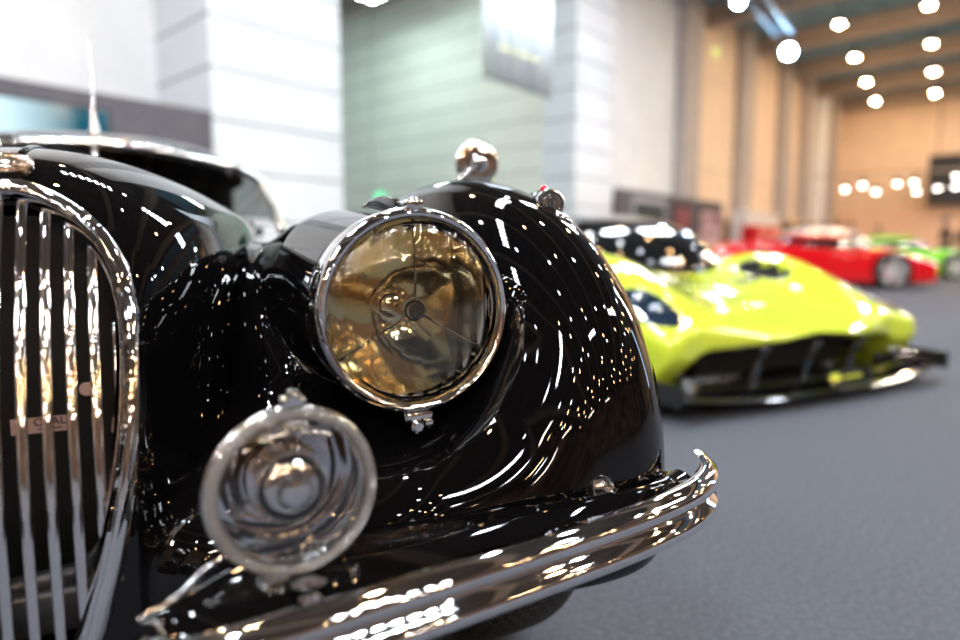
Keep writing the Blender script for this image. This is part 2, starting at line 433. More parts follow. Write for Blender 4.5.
for i in range(17):
    h = 11.2 + i * .25; q = lambda dn, z: hpt(h, 4.15 + .3 * i / 16 + dn, z)
    tube(bm, [q(0, 5.35), q(.15, 5.6), q(.3, 5.35)], .018, 5)
for h in (11.4, 15.0): tube(bm, [hpt(h, 4.5, 5.6), hpt(h, 4.5, 8.2)], .015, 5)
t = obj('lighting_truss', bm, mat('blue_steel', (.10, .16, .22), .5, .4), None, True); setp(t, 'dark bluish lighting truss carrying the two bright flood lamps', 'truss')
# added unseen strip lights that brighten the walls and the middle hall
def strip(h, n_, L_, wd, z_, label, grp=None, em=E_ADDED_STRIP):
    t = root('added_strip_light', hpt(h, n_, z_), HA, label, 'strip light', grp)
    bm = bmesh.new(); box(bm, (0, 0, .06), (L_ + .1, wd + .1, .12)); obj('housing', bm, HOUS, t)
    ks = max(4, int(L_ / .32))
    for j in range(ks):
        for v_ in (-.25, .25):
            bm = bmesh.new(); lathe(bm, [(.085, 0), (.085, -.02), (.06, -.045), (0, -.055)], (-L_ / 2 + L_ * (j + .5) / ks, v_ * wd * 1.2, 0), (0, 0, 1), 12); obj('bulb', bm, em, t, True)
    bm = bmesh.new()
    for s in (-.4, .4): tube(bm, [(s * L_, 0, .1), (s * L_, 0, 8.2 - z_)], .008, 5)
    obj('hanger', bm, HOUS, t, True); return t
for i, h in enumerate((-5, -1, 3, 7.5, 11.5)):
    strip(h, 3.6, 2.4, .5, 6.6, 'added white strip light, out of view, brightening the white left wall', 'added strip lights along the left wall')
strip(9.2, 12.5, 2.6, .5, 6.8, 'added strip light brightening the green recess', None, emat('added_green_glow', (.80, 1, .93), 95))  # added lamp that only brightens the green recess
for i, h in enumerate((17, 22, 27, 32)): strip(h, -1.5, 2.4, .6, 6.8, 'added warm strip light, out of view, brightening the far end of the hall', 'added warm strip lights', emat('added_warm_glow', (1, .83, .68), 330))  # added lamps, kept out of view to light the far end
for i, (h, n_) in enumerate(((1, -6), (-7, -2), (8, -4.8))): strip(h, n_, 2.4, .4, 6.4, 'added white strip light brightening the middle of the hall', 'added strip lights over the middle')  # added for brightness over the middle, outside the view

for h, n_ in ((-11, -4), (-11, 2), (-12, -11), (-6, -17), (2, -19)): strip(h, n_, 2.4, .4, 6.0, 'added warm strip light far behind the viewer, washing the brown wall', 'added warm strips behind the viewer', E_ADDED_BACK)  # added behind the viewer to brighten the wall the lamps and chrome mirror

# grey booth walls with screens and posters, standing in the plane of the columns
def booth(h0, h1, zt, label):
    t = root('booth_wall', hpt(h0, 8.0), HA, label, 'booth wall')
    bm = bmesh.new(); box(bm, ((h1 - h0) / 2, .05, zt / 2), (h1 - h0, .1, zt)); obj('panel', bm, PANEL, t)
    bm = bmesh.new(); box(bm, ((h1 - h0) / 2, -.01, .06), (h1 - h0, .02, .12)); obj('skirting', bm, HOUS, t); return t
booth(-9, 3.94, 2.49, 'plain dark grey booth wall behind the black car, left of the white column')
booth(14.02, 20.75, 2.3, 'dark grey booth wall with screens and posters behind the lime yellow car')
SCR = mat('blue_screen', (.0, .0, .0), .1); n, l, b = nodes(SCR)
tc = n.new('ShaderNodeTexCoord'); sp = n.new('ShaderNodeSeparateXYZ'); l.new(tc.outputs['Object'], sp.inputs[0])
mr_ = n.new('ShaderNodeMapRange'); mr_.inputs['From Min'].default_value = 3.25; mr_.inputs['From Max'].default_value = 4.3; l.new(sp.outputs[0], mr_.inputs[0])
cr = n.new('ShaderNodeValToRGB'); cr.color_ramp.elements[0].color = (.62, .86, .95, 1); cr.color_ramp.elements[1].color = (.0, .09, .14, 1); cr.color_ramp.elements[0].position = .1; cr.color_ramp.elements[1].position = .75
l.new(mr_.outputs[0], cr.inputs[0]); l.new(cr.outputs[0], b.inputs['Emission Color']); b.inputs['Emission Strength'].default_value = .9
t = root('display_screen', hpt(-1.6, 7.97, 1.2), HA, 'wide blue video screen on the grey booth wall at the left edge', 'screen')
bm = bmesh.new(); box(bm, (2.2, 0, .55), (4.3, .03, 1.13)); obj('screen_frame', bm, HOUS, t)
bm = bmesh.new(); box(bm, (2.2, -.018, .55), (4.24, .01, 1.07)); obj('screen_picture', bm, SCR, t)
ART = mat('dark_art_print', (.1, .02, .04), .4)
add_noise(ART, (.015, .015, .03), (.35, .05, .08), 5, 6)
ART2 = mat('pale_red_art_print', (.1, .02, .04), .4); add_noise(ART2, (.12, .01, .03), (.75, .6, .65), 2.6, 6)
ART3 = mat('dark_screen_picture', (.0, .0, .0), .6); add_noise(ART3, (.005, .008, .012), (.02, .05, .06), 2)
FRW = mat('pale_frame', (.36, .39, .46), .6)
def poster(h0, h1, z0, z1, m_, fr, label, cat):
    t = root('wall_poster' if cat == 'poster' else 'wall_screen', hpt(h0, 7.97), HA, label, cat); w = h1 - h0
    bm = bmesh.new(); box(bm, (w / 2, 0, (z0 + z1) / 2), (w, .04, z1 - z0), bev=.01); obj('frame', bm, fr, t)
    bm = bmesh.new(); box(bm, (w / 2, -.024, (z0 + z1) / 2 - .04), (w - .20, .012, z1 - z0 - .20)); obj('picture', bm, m_, t)
poster(14.75, 16.6, .8, 2.14, ART3, FRW, 'dark screen in a thick pale frame on the grey booth wall', 'screen')
poster(17.1, 18.3, .6, 2.15, ART, HOUS, 'narrow dark poster with red and blue marks, right of the pale framed screen', 'poster')
poster(18.8, 20.6, .5, 2.12, ART2, HOUS, 'poster with a pale and red picture at the right end of the grey booth wall', 'poster')
# white low cabinets and doorways under the warm lit wall
bm = bmesh.new(); box(bm, (0, 0, 1.05), (3.2, .5, 2.1), bev=.02); t = obj('white_partition', bm, WHT); t.location = hpt(23.0, 7.7); t.rotation_euler.z = HA
setp(t, 'plain white partition standing between the booth wall and the tan doorways', 'partition')
D_ = mat('doorway_dark', (.03, .025, .02), .7)
DR = None
for i, h in enumerate((25.6, 27.6, 29.3, 31.0, 32.8)):
    bm = bmesh.new(); box(bm, (0, 0, .95), (.9, .06, 1.9)); o = obj('door_%d' % (i + 1), bm, D_); o.location = hpt(h, 8.0); o.rotation_euler.z = HA; o['kind'] = 'structure'
bm = bmesh.new(); box(bm, (0, 0, 1.02), (11.4, .3, 2.04)); t = obj('tan_partition', bm, mat('tan_board', (.74, .50, .33), .6)); t.location = hpt(30.3, 8.2); t.rotation_euler.z = HA
setp(t, 'long low tan partition with dark doorways along the foot of the warm lit wall', 'partition')
bm = bmesh.new(); box(bm, (0, 0, 1.35), (.3, 7.5, 2.7)); t = obj('pale_partition', bm, mat('pale_tan_board', (.80, .52, .36), .6)); t.location = hpt(35.3, 3.9); t.rotation_euler.z = HA
setp(t, 'long pale tan partition before the far end wall', 'partition')
bm = bmesh.new(); box(bm, (0, 0, 1.1), (.08, 3.4, 2.2), bev=.02); t = obj('hanging_screen', bm, HOUS); t.location = hpt(34.6, 2.6, 2.75); t.rotation_euler.z = HA
bmx = bmesh.new()
for s in (-1.4, 1.4): tube(bmx, [(0, s, 2.2), (0, s, 5.4)], .02, 5)
obj('cables', bmx, HOUS, t, True)
setp(t, 'big black hanging screen seen from the front at the right edge, far end', 'screen')
bm = bmesh.new(); box(bm, (0, 0, .55), (2.0, .5, 1.1), bev=.05); t = obj('red_counter', bm, RED); t.location = hpt(20.2, 6.6, .42); t.rotation_euler.z = HA
bm = bmesh.new(); box(bm, (0, 0, -.2), (1.7, .4, .46)); obj('counter_base', bm, HOUS, t)
setp(t, 'red counter before the poster wall, behind the lime yellow car', 'counter')
# exit sign
bm = bmesh.new(); box(bm, (0, 0, 0), (.34, .08, .30), bev=.02); t = obj('exit_sign', bm, mat('yellow_green_sign', (.5, .6, .2), .5, emit=(.75, .8, .3), es=.6)); t.location = hpt(20.6, 8.34, 7.0); t.rotation_euler.z = HA
setp(t, 'small yellow green lit sign high on the warm lit wall', 'sign')
bm = bmesh.new(); box(bm, (0, 0, 0), (.03, .34, .2), bev=.01); t = obj('exit_sign', bm, mat('green_sign', (.1, .6, .3), .5, emit=(.1, .9, .4), es=1.)); t.location = hpt(12.2, 14.75, 2.35); t.rotation_euler.z = HA
setp(t, 'small green lit sign low on the green cladding, left of the fender mirror', 'sign')
bm = bmesh.new(); box(bm, (0, 0, .0), (.04, 2.0, 2.2)); t = obj('dark_door_panel', bm, mat('dark_green_door', (.03, .09, .08), .5)); t.location = hpt(12.2, 13.2, 1.1); t.rotation_euler.z = HA
setp(t, 'dark green door panel at the foot of the green cladding', 'door')
# hanging banner
t = root('hanging_banner', hpt(6.82, 6.0, 3.14), HA, 'pale blue hanging banner with a line of yellow lettering before the cladding', 'banner')
BAN = mat('blue_banner_cloth', (.36, .50, .68), .6); n, l, b = nodes(BAN)
tc = n.new('ShaderNodeTexCoord'); wv = n.new('ShaderNodeTexWave'); wv.inputs['Scale'].default_value = 1.1; wv.inputs['Distortion'].default_value = 3; l.new(tc.outputs['Object'], wv.inputs['Vector'])
cr = n.new('ShaderNodeValToRGB'); cr.color_ramp.elements[0].color = (.66, .80, .95, 1); cr.color_ramp.elements[1].color = (.76, .87, .98, 1); l.new(wv.outputs[0], cr.inputs[0]); l.new(cr.outputs[0], b.inputs['Base Color'])
bm = bmesh.new(); nn = 24
vs = [[bm.verts.new((1.62 * i / nn, .03 * math.sin(i * .9), z_)) for i in range(nn + 1)] for z_ in (0, 2.6)]
for i in range(nn): bm.faces.new((vs[0][i], vs[0][i + 1], vs[1][i + 1], vs[1][i]))
o = obj('cloth', bm, BAN, t, True); o.modifiers.new('Solid', 'SOLIDIFY').thickness = .006
bm = bmesh.new(); tube(bm, [(0, 0, 0), (1.62, 0, 0)], .014, 8)
obj('rail', bm, HOUS, t, True)
bm = bmesh.new(); tube(bm, [(0, 0, 2.6), (1.62, 0, 2.6)], .018, 8)
for x_ in (.15, 1.47): tube(bm, [(x_, 0, 2.6), (x_, 0, 5.06)], .006, 5)
obj('upper_rail', bm, HOUS, t, True)
# the lettering is out of focus in the picture and stays as a row of soft strokes
bm = bmesh.new(); x_ = .32
for w_ in (.07, .05, .06, .05, 0, .06, .05, .07, .05, .06, .05, .06, .05, .06):
    if w_: box(bm, (x_ + w_ / 2, -.036, .46), (w_ * .75, .004, .05))
    x_ += (w_ or .05) + .012
obj('lettering', bm, mat('yellow_print', (.80, .80, .42), .5), t)

# a tall lit display right of the picture: it is the blue upright patch mirrored in the black fender
t = root('lightbox_display', (5.6, 4.1, 0), math.radians(55), 'tall blue lit display box on the carpet, mirrored in the black fender', 'display')
bm = bmesh.new(); box(bm, (0, 0, 1.2), (.9, .16, 2.4), bev=.01); obj('case', bm, HOUS, t)
for s_ in (1, -1):
    bm = bmesh.new(); box(bm, (0, .084 * s_, 1.45), (.8, .01, 1.7)); obj('lit_face', bm, emat('blue_lightbox', (.35, .65, 1), 3.0), t)

# ------------------------------------------------------------------ the black classic car (local: x = its left, y = backwards, z up)
CAR = root('classic_car', (-.45, .6, 0), math.radians(27.5), 'glossy black classic car with a chrome barred grille and round lamps, nearest the camera', 'car')

def nose(u, z): return -.03 + .12 * np.clip((z - .45) / .35, 0, 2) ** 2 + 1.2 * u * u + 30 * np.clip(np.abs(u) - .10, 0, 1) ** 2.0 * .3
def bonnet_f(x, y, z):
    t = np.clip(y / 1.45, 0, 1.2); h = .815 + .080 * (1 - np.exp(-np.clip(y - .09, 0, 2) / .14)); a = .125 + .50 * (1 - np.exp(-2.5 * np.clip(y, 0, 2) ** 1.08))
    zc = .39; e = 2.1
    q = (np.abs(x / a) ** e + (np.clip(z - zc, 0, 9) / (h - zc)) ** e) ** (1 / e)
    d = (q - 1) * a
    d = smax(d, (nose(x, z) - y) * .8, .035)
    d = smax(d, y - 1.6, .02)
    return smax(d, .3 - z, .03)
def fender_f(x, y, z):
    x = np.abs(x)
    q_ = np.clip((.64 - z) / .22, 0, 1); q_ = q_ * q_ * (3 - 2 * q_); rin = .160 + .11 * q_
    rx = np.where(x < .609, rin, .218)
    fe = ((np.abs((x - .609) / rx) ** 2.234 + np.abs((y - .321) / .497) ** 2.234 + np.abs((z - .428) / .436) ** 2.234) ** (1 / 2.234) - 1) * .218
    fe2 = sell(x, y, z, (.655, 1.0, .42), (.165, .9, .40), 2.3)
    fe = smin(fe, fe2, .045)
    # headlamp pod
    ya = np.clip(y, -.04, .75); zz = .671 + .036 * np.clip(ya / .4, 0, 1.2); xx = .396 - .02 * ya
    r = .1125 + .001 * np.sin(np.clip(ya / .3, 0, 1) * PI) - .11 * np.clip((ya - .2) / .5, 0, 1) ** 1.5
    pod = smax(np.sqrt((x - xx) ** 2 + (z - zz) ** 2) - r, -.004 - y, .008)
    cat = sell(x, y, z, (.295, .55, .40), (.150, .50, .36), 2.2)
    ap = sell(x, y, z, (.36, .33, .36), (.34, .42, .17), 3.)
    d = smin(fe, cat, .05); d = smin(d, ap, .06); d = smin(d, pod, .022)
    # wheel opening
    d = smax(d, -smax(np.sqrt((x - .394) ** 2 + (z - .672) ** 2) - .084, y - .055, .004), .004)
    wh = smax(np.sqrt((y - .38) ** 2 + (z - .31) ** 2) - .375, -(x - .45), .02)
    return smax(smax(d, -wh, .012), np.where(y < .4, .34, .2) - z, .02)

G_OUT = [(0, .815), (.02, .812), (.048, .798), (.08, .770), (.102, .730), (.112, .680), (.113, .618), (.109, .557), (.099, .488), (.087, .429), (.076, .39), (.064, .35), (.042, .315), (0, .302)]
go = spline(G_OUT, 6)
def g_halfwidth(z, off=0.):
    zs = np.array([p[1] for p in go])[::-1]; us = np.array([p[0] for p in go])[::-1]
    return np.interp(z, zs, us, left=0, right=0) - off
def bonnet_keep(x, y, z):
    hole = (np.abs(x) < g_halfwidth(z, .006)) & (y < .25) & (y < nose(x, z) + .04)
    return ~hole & (fender_f(x, y, z) > -.012)
me = sdf_mesh('bonnet', bonnet_f, (-.6, -.08, .28), (.6, 1.64, .96), .011, bonnet_keep)
link('bonnet', me, BLACK, CAR)
def only(side):
    return lambda x, y, z: (x * side > 0) & (bonnet_f(x, y, z) > -.012) & ~((y > 1.85))
link('front_fender', sdf_mesh('front_fender', fender_f, (.06, -.2, .16), (.86, 1.98, .92), .0105, only(1)), BLACK, CAR)
link('front_fender', sdf_mesh('front_fender', fender_f, (-.86, -.2, .16), (-.06, 1.98, .92), .018, only(-1)), BLACK, CAR)
# rest of the body: doors, tail and roof
def tail_f(x, y, z):
    b = sell(x, y, z, (0, 2.75, .45), (.62, 1.6, .42), 2.6)
    rf = sell(np.abs(x), y, z, (.58, 3.15, .42), (.24, .8, .42), 2.3)
    d = smin(b, rf, .08)
    wh = smax(np.sqrt((y - 3.1) ** 2 + (z - .30) ** 2) - .34, -(np.abs(x) - .5), .02)
    return smax(smax(d, 1.3 - y, .02), smax(-wh, .2 - z, .02), .02)
link('rear_body', sdf_mesh('rear_body', tail_f, (-.9, 1.2, .16), (.9, 4.5, .92), .035), BLACK, CAR)
def roof_f(x, y, z):
    d = sell(x, y, z, (0, 2.65, .70), (.585, 1.2, .488), 3.2)
    return smax(smax(d, .8 - z, .02), (1.665 + .33 * np.sqrt(x * x + .002)) - y, .03)
def roof_keep(x, y, z): return ~((z < 1.085 - .16 * np.abs(x)) & (y < 2.0) & (np.abs(x) < .53)) & ~((z < 1.03) & (z > .86) & (y > 2.05) & (y < 3.1))
link('roof', sdf_mesh('roof', roof_f, (-.65, 1.5, .76), (.65, 3.95, 1.25), .016, roof_keep), BLACK, CAR)
bm = bmesh.new(); box(bm, (0, 2.5, .84), (1.0, 1.3, .04), bev=.01)
for s in (-.27, .27): box(bm, (s, 2.35, .93), (.42, .16, .22), bev=.04)
obj('seats', bm, CABIN, CAR)
# windscreen: a vee of two panes in a chrome frame
TOPc = (0, 1.66, 1.095); ends = []
for s in (1, -1):
    arc = spline([(0, 1.625, 1.078), (.17 * s, 1.67, 1.072), (.33 * s, 1.73, 1.055), (.44 * s, 1.77, 1.038), (.515 * s, 1.79, 1.0), (.552 * s, 1.755, .93), (.575 * s, 1.70, .81)], 8)
    bm = bmesh.new(); tube(bm, arc, .019, 12, .015); obj('windscreen_frame', bm, CHROME, CAR, True)
    bm = bmesh.new(); n = len(arc); bot = [(.565 * s * k / (n - 1), 1.565 + .16 * k / (n - 1), .86) for k in range(n)]
    A = [bm.verts.new(p) for p in arc]; B = [bm.verts.new(p) for p in bot]
    for k in range(n - 1): bm.faces.new((A[k], A[k + 1], B[k + 1], B[k]))
    obj('windscreen', bm, WSGLASS, CAR, True)
bm = bmesh.new(); tube(bm, [(0, 1.565, .87), (0, 1.59, .98), (0, 1.62, 1.076)], .009, 10); obj('centre_post', bm, CHROME, CAR, True)
bm = bmesh.new(); lathe(bm, [(0, -.01), (.018, -.008), (.018, .006), (.011, .02), (.008, .045), (.006, .06), (.003, .075), (.0018, .30), (0, .30)], (0, 1.66, 1.11), (0, .0, 1), 16)
a_ = obj('antenna', bm, CHROME, CAR, True)
# bonnet badge
p, nn = to_surface(bonnet_f, (-.008, .140, .84))
bm = bmesh.new(); lathe(bm, [(a * .76, b * .7) for a, b in [(0, -.002), (.031, -.002), (.032, .004), (.029, .006), (.027, .0045), (.021, .0045), (.020, .007), (.018, .0045), (.011, .005), (.010, .008), (0, .009)]], p, nn, 48)
obj('bonnet_badge', bm, COPPER, CAR, True, 40)
bm = bmesh.new(); tube(bm, [to_surface(bonnet_f, (0, y, .86))[0] + Vector((0, 0, .001)) for y in np.linspace(.18, 1.45, 30)], .004, 8, .003); obj('bonnet_strip', bm, BLACK, CAR, True)
# grille
ring = [(u, z) for u, z in go] + [(-u, z) for u, z in go[::-1]][1:-1]
bm = bmesh.new(); n = len(ring); rr = []
for i, (u, z) in enumerate(ring):
    t = Vector((ring[(i + 1) % n][0] - ring[i - 1][0], 0, ring[(i + 1) % n][1] - ring[i - 1][1])).normalized()
    e = 1e-3; nv = Vector((-(nose(u + e, z) - nose(u - e, z)) / (2 * e), 1, -(nose(u, z + e) - nose(u, z - e)) / (2 * e))) * -1
    nv.normalize(); w = t.cross(nv).normalized()
    wd = .0105; c = Vector((u, nose(u, z) - .003, z))
    # cross-section: flat-ish band with a bead on the inner edge
    inner = 1 if w.dot(Vector((-u, 0, .6 - z))) > 0 else -1
    w = w * inner
    prof = [(-wd, -.012), (-wd, .001), (-wd * .6, .005), (0, .0065), (wd * .5, .005), (wd * .62, .004), (wd * .8, .0085), (wd * 1.15, .0085), (wd * 1.35, .003), (wd * 1.35, -.012)]
    rr.append([bm.verts.new(c + w * (a + .009) + nv * b) for a, b in prof])
for i in range(n):
    A, B = rr[i], rr[(i + 1) % n]
    for k in range(len(A) - 1): bm.faces.new((A[k], A[k + 1], B[k + 1], B[k]))
obj('grille_surround', bm, CHROME, CAR, True, 60)
for k in range(5):
    for s in (1, -1):
        u0 = (.0103 + .0205 * k) * s
        pts = []
        zs = np.linspace(.31, .812, 64)
        for z in zs:
            hw = g_halfwidth(z) - .020
            if hw <= 0.0: continue
            if abs(u0) > hw:
                if k < 4 or z > .6: continue
                u = hw * s
            else:
                low = np.clip((.55 - z) / .2, 0, 1); u = u0
                if k == 4: u = s * min(abs(u0), hw - .004 * low)
            pts.append((u, float(nose(u, z)) + .001, float(z)))
        bm = bmesh.new(); m_ = len(pts)
        tube(bm, pts, [.0019] * m_, 12, [.0048] * m_, up=(1, 0, 0)); obj('grille_bar', bm, CHROMEB, CAR, True)
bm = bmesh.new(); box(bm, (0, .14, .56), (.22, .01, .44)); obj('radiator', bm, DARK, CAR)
bm = bmesh.new(); tube(bm, [(-.12, .07, .375), (.12, .07, .39)], .012, 8)
box(bm, (0.02, .06, .355), (.2, .03, .05), bev=.006); tube(bm, [(.02, .08, .36), (.09, .08, .44)], .006, 8)
obj('radiator_bracket', bm, GREYM, CAR, True)
# stickers seen between the bars
bm = bmesh.new(); box(bm, (.012, .075, .555), (.050, .001, .017)); st = obj('radiator_label', bm, PINK, CAR)
text_mesh('lettering', 'OPAL', .012, INK, st, Matrix.Translation((.022, .0740, .558)) @ Matrix.Rotation(PI / 2, 4, 'X'))
bm = bmesh.new(); box(bm, (.022, .0742, .5505), (.022, .0006, .0012)); obj('underline', bm, INK, st)
bm = bmesh.new(); lathe(bm, [(0, .0), (.0075, 0), (.0075, .001), (.006, .0015), (0, .0015)], (.058, .075, .59), (0, -1, 0), 24); obj('round_sticker', bm, PINK, CAR)

# headlamps
def headlamp(cx, main):
    c = Vector((cx, -.048, .672)); f = Vector((0, -1, 0))
    bm = bmesh.new()
    lathe(bm, [(.112, -.05), (.1165, -.045), (.1185, -.03), (.1165, -.018), (.1150, -.014), (.1185, -.008), (.1195, .002), (.1170, .010), (.1120, .014), (.1085, .013), (.1065, .010), (.106, -.004), (.106, -.02)], c, f, 96)
    rim = obj('headlamp_rim', bm, CHROME, CAR, True, 50)
    bm = bmesh.new()
    lathe(bm, [(.107, .004)] + [(.107 * math.cos(a), .004 + .020 * math.sin(a)) for a in np.linspace(.1, PI / 2, 14)[:-1]] + [(0, .024), (0, .020)] + [(.103 * math.cos(a), .001 + .019 * math.sin(a)) for a in np.linspace(PI / 2, .1, 14)[1:]] + [(.107, .001), (.107, .004)], c, f, 72)
    obj('headlamp_lens', bm, LENS, CAR, True, 60)
    bk = bmesh.new(); lathe(bk, [(.1155, -.040), (.1165, -.044), (.1150, -.056), (.1120, -.075), (.1120, -.080)], c, f, 96); obj('headlamp_bucket', bk, BLACK, CAR, True)
    bm = bmesh.new()
    lathe(bm, [(r, -.082 + .078 * (r / .106) ** 2) for r in np.linspace(.016, .106, 20)], c, f, 72)
    obj('headlamp_reflector', bm, REFL, CAR, True)
    bm = bmesh.new(); lathe(bm, [(.0, -.09), (.024, -.078), (.024, -.074), (.020, -.070), (.011, -.066), (.010, -.03), (.0, -.028)], c, f, 40); obj('bulb_holder', bm, CHROME, CAR, True, 40)
    bm = bmesh.new(); lathe(bm, [(0, -.030), (.008, -.029), (.013, -.022), (.0155, -.012), (.0145, -.004), (.012, .0), (.0092, .001)], c, f, 40); obj('bulb_shield', bm, CHROME, CAR, True, 50)
    bm = bmesh.new(); lathe(bm, [(0.0093, -.002), (.0093, .0022), (.008, .003), (0, .003)], c, f, 32); obj('shield_cap', bm, DUCT, CAR, True, 40)
    for ang in (90, 210, 330):
        a = math.radians(ang); d = Vector((math.cos(a), 0, math.sin(a)))
        bm = bmesh.new(); tube(bm, [c + f * -.002 + d * .014, c + f * .0005 + d * .05, c + f * -.002 + d * .085, c + f * -.004 + d * .105], [.0026, .0022, .0023, .0040], 10, [.0018] * 4)
        obj('tripod_bar', bm, CHROME, CAR, True)
    if main:
        bm = bmesh.new()
        box(bm, c + f * .004 + Vector((0, 0, -.124)), (.034, .014, .012), bev=.003)
        lathe(bm, [(0, -.004), (.008, -.004), (.008, .006), (.005, .009), (0, .009)], c + f * .008 + Vector((-.004, 0, -.134)), f, 20)
        lathe(bm, [(0, -.004), (.005, -.004), (.005, .006), (0, .008)], c + f * .010 + Vector((.01, 0, -.131)), f, 20)
        obj('rim_clip', bm, CHROME, CAR, True, 40)
        bm = bmesh.new()
        box(bm, c + f * -.004 + Vector((-.004, 0, .122)), (.022, .034, .010), bev=.003)
        box(bm, c + f * .004 + Vector((-.003, 0, .122)), (.010, .018, .016), bev=.003)
        obj('top_clip', bm, CHROME, CAR, True, 40)
        bm = bmesh.new()
        T = [(-.01, .0), (.03, .016), (.085, .026), (.13, .028), (.17, .026)]
        tube(bm, [(cx - .004, y - .03, .776 + z) for y, z in T], [.013, .012, .010, .006, .001], 12, [.007, .008, .007, .004, .001], up=(1, 0, 0))
        obj('lamp_finial', bm, BLACK, CAR, True)
headlamp(.398, True); headlamp(-.398, False)

# side lamps on the fender crowns
def side_lamp(s):
    c = Vector((.656 * s, .062, .811)); f = Vector((-.28 * s, -.96, 0)).normalized()
    bm = bmesh.new()
    tube(bm, [c - f * y + Vector((0, 0, dz)) for y, dz in ((-.004, 0), (.01, 0), (.05, 0), (.11, .003), (.18, .0), (.24, -.02))], [.021, .0235, .024, .021, .014, .003], 24, [.021, .0235, .025, .022, .016, .003], up=(1, 0, 0))
    tube(bm, [c + Vector((0, .012, -.012)), c + Vector((0, .028, -.06))], [.02, .026], 16, [.014, .02], up=(1, 0, 0))
    obj('side_lamp_pod', bm, BLACK, CAR, True, 50)
    bm = bmesh.new(); lathe(bm, [(.018, -.006), (.0215, -.004), (.0225, .002), (.0205, .007), (.018, .008), (.017, .005), (.017, 0)], c, f, 48)
    bz = obj('side_lamp_bezel', bm, CHROME, CAR, True, 50)
    allb = bmesh.new()
    for k in range(36):
        a = 2 * PI * k / 36; box(allb, c + f * .005 + Vector((math.cos(a), 0, math.sin(a))) * .0204, (.0020, .006, .0020))
    obj('bezel_beading', allb, CHROME, bz)
    bm = bmesh.new()
    pr = [(.0172, .004)]
    for k in range(6): r = .016 - .0027 * k; pr += [(r, .010 + .0008 * k), (r - .0014, .0055 + .0008 * k)]
    pr += [(0, .013)]
    lathe(bm, pr, c, f, 48); obj('side_lamp_lens', bm, mat('ribbed_lens', (.22, .22, .21), .2, .3, .6), CAR, True, 30)
    for rk in (.0045, .0085, .0125):
        bm = bmesh.new(); lathe(bm, [(rk - .0007, .008), (rk, .0135), (rk + .0007, .008)], c, f, 40); obj('lens_ring', bm, CHROME, CAR, True)
    bm = bmesh.new(); lathe(bm, [(.006, -.004), (.006, .003), (.004, .006), (0, .007)], c + Vector((-.004, .010, .0215)), (0, 0, 1), 16); obj('side_lamp_jewel', bm, REDGLASS, CAR, True)
    bm = bmesh.new(); p, nn = to_surface(fender_f, (c.x - .003, c.y - .03, c.z - .03)); lathe(bm, [(.014, -.004), (.014, .002), (.010, .004), (0, .005)], p, nn, 24); obj('side_lamp_foot', bm, CHROME, CAR, True, 40)
side_lamp(1); side_lamp(-1)

# mirror on the fender
c = Vector((.754, .484, .926)); f = Vector((.08, .99, .02)).normalized()
bm = bmesh.new(); lathe(bm, [(0, -.004), (.012, -.0039), (.022, -.0036), (.036, -.0027), (.0455, -.0012), (.049, .003), (.048, .009), (.045, .010), (0, .010)], c, f, 64)
mr = obj('fender_mirror', bm, CHROME, CAR, True, 60)
p, nn = to_surface(fender_f, (.672, .463, .87))
bm = bmesh.new(); tube(bm, [p - nn * .01, p + nn * .02, p + nn * .03 + Vector((.008, -.01, 0)), c - f * .02 + Vector((-.01, 0, 0))], [.009, .006, .005, .005], 12); obj('mirror_arm', bm, CHROME, mr, True)
bm = bmesh.new(); lathe(bm, [(0, -.030), (.008, -.029), (.013, -.022), (.018, -.014), (.02, -.010)], c, f, 24); obj('mirror_hub', bm, CHROME, mr, True)
bm = bmesh.new(); lathe(bm, [(.016, -.003), (.016, .003), (.010, .007), (0, .007)], p, nn, 24); obj('mirror_foot', bm, CHROME, mr, True)

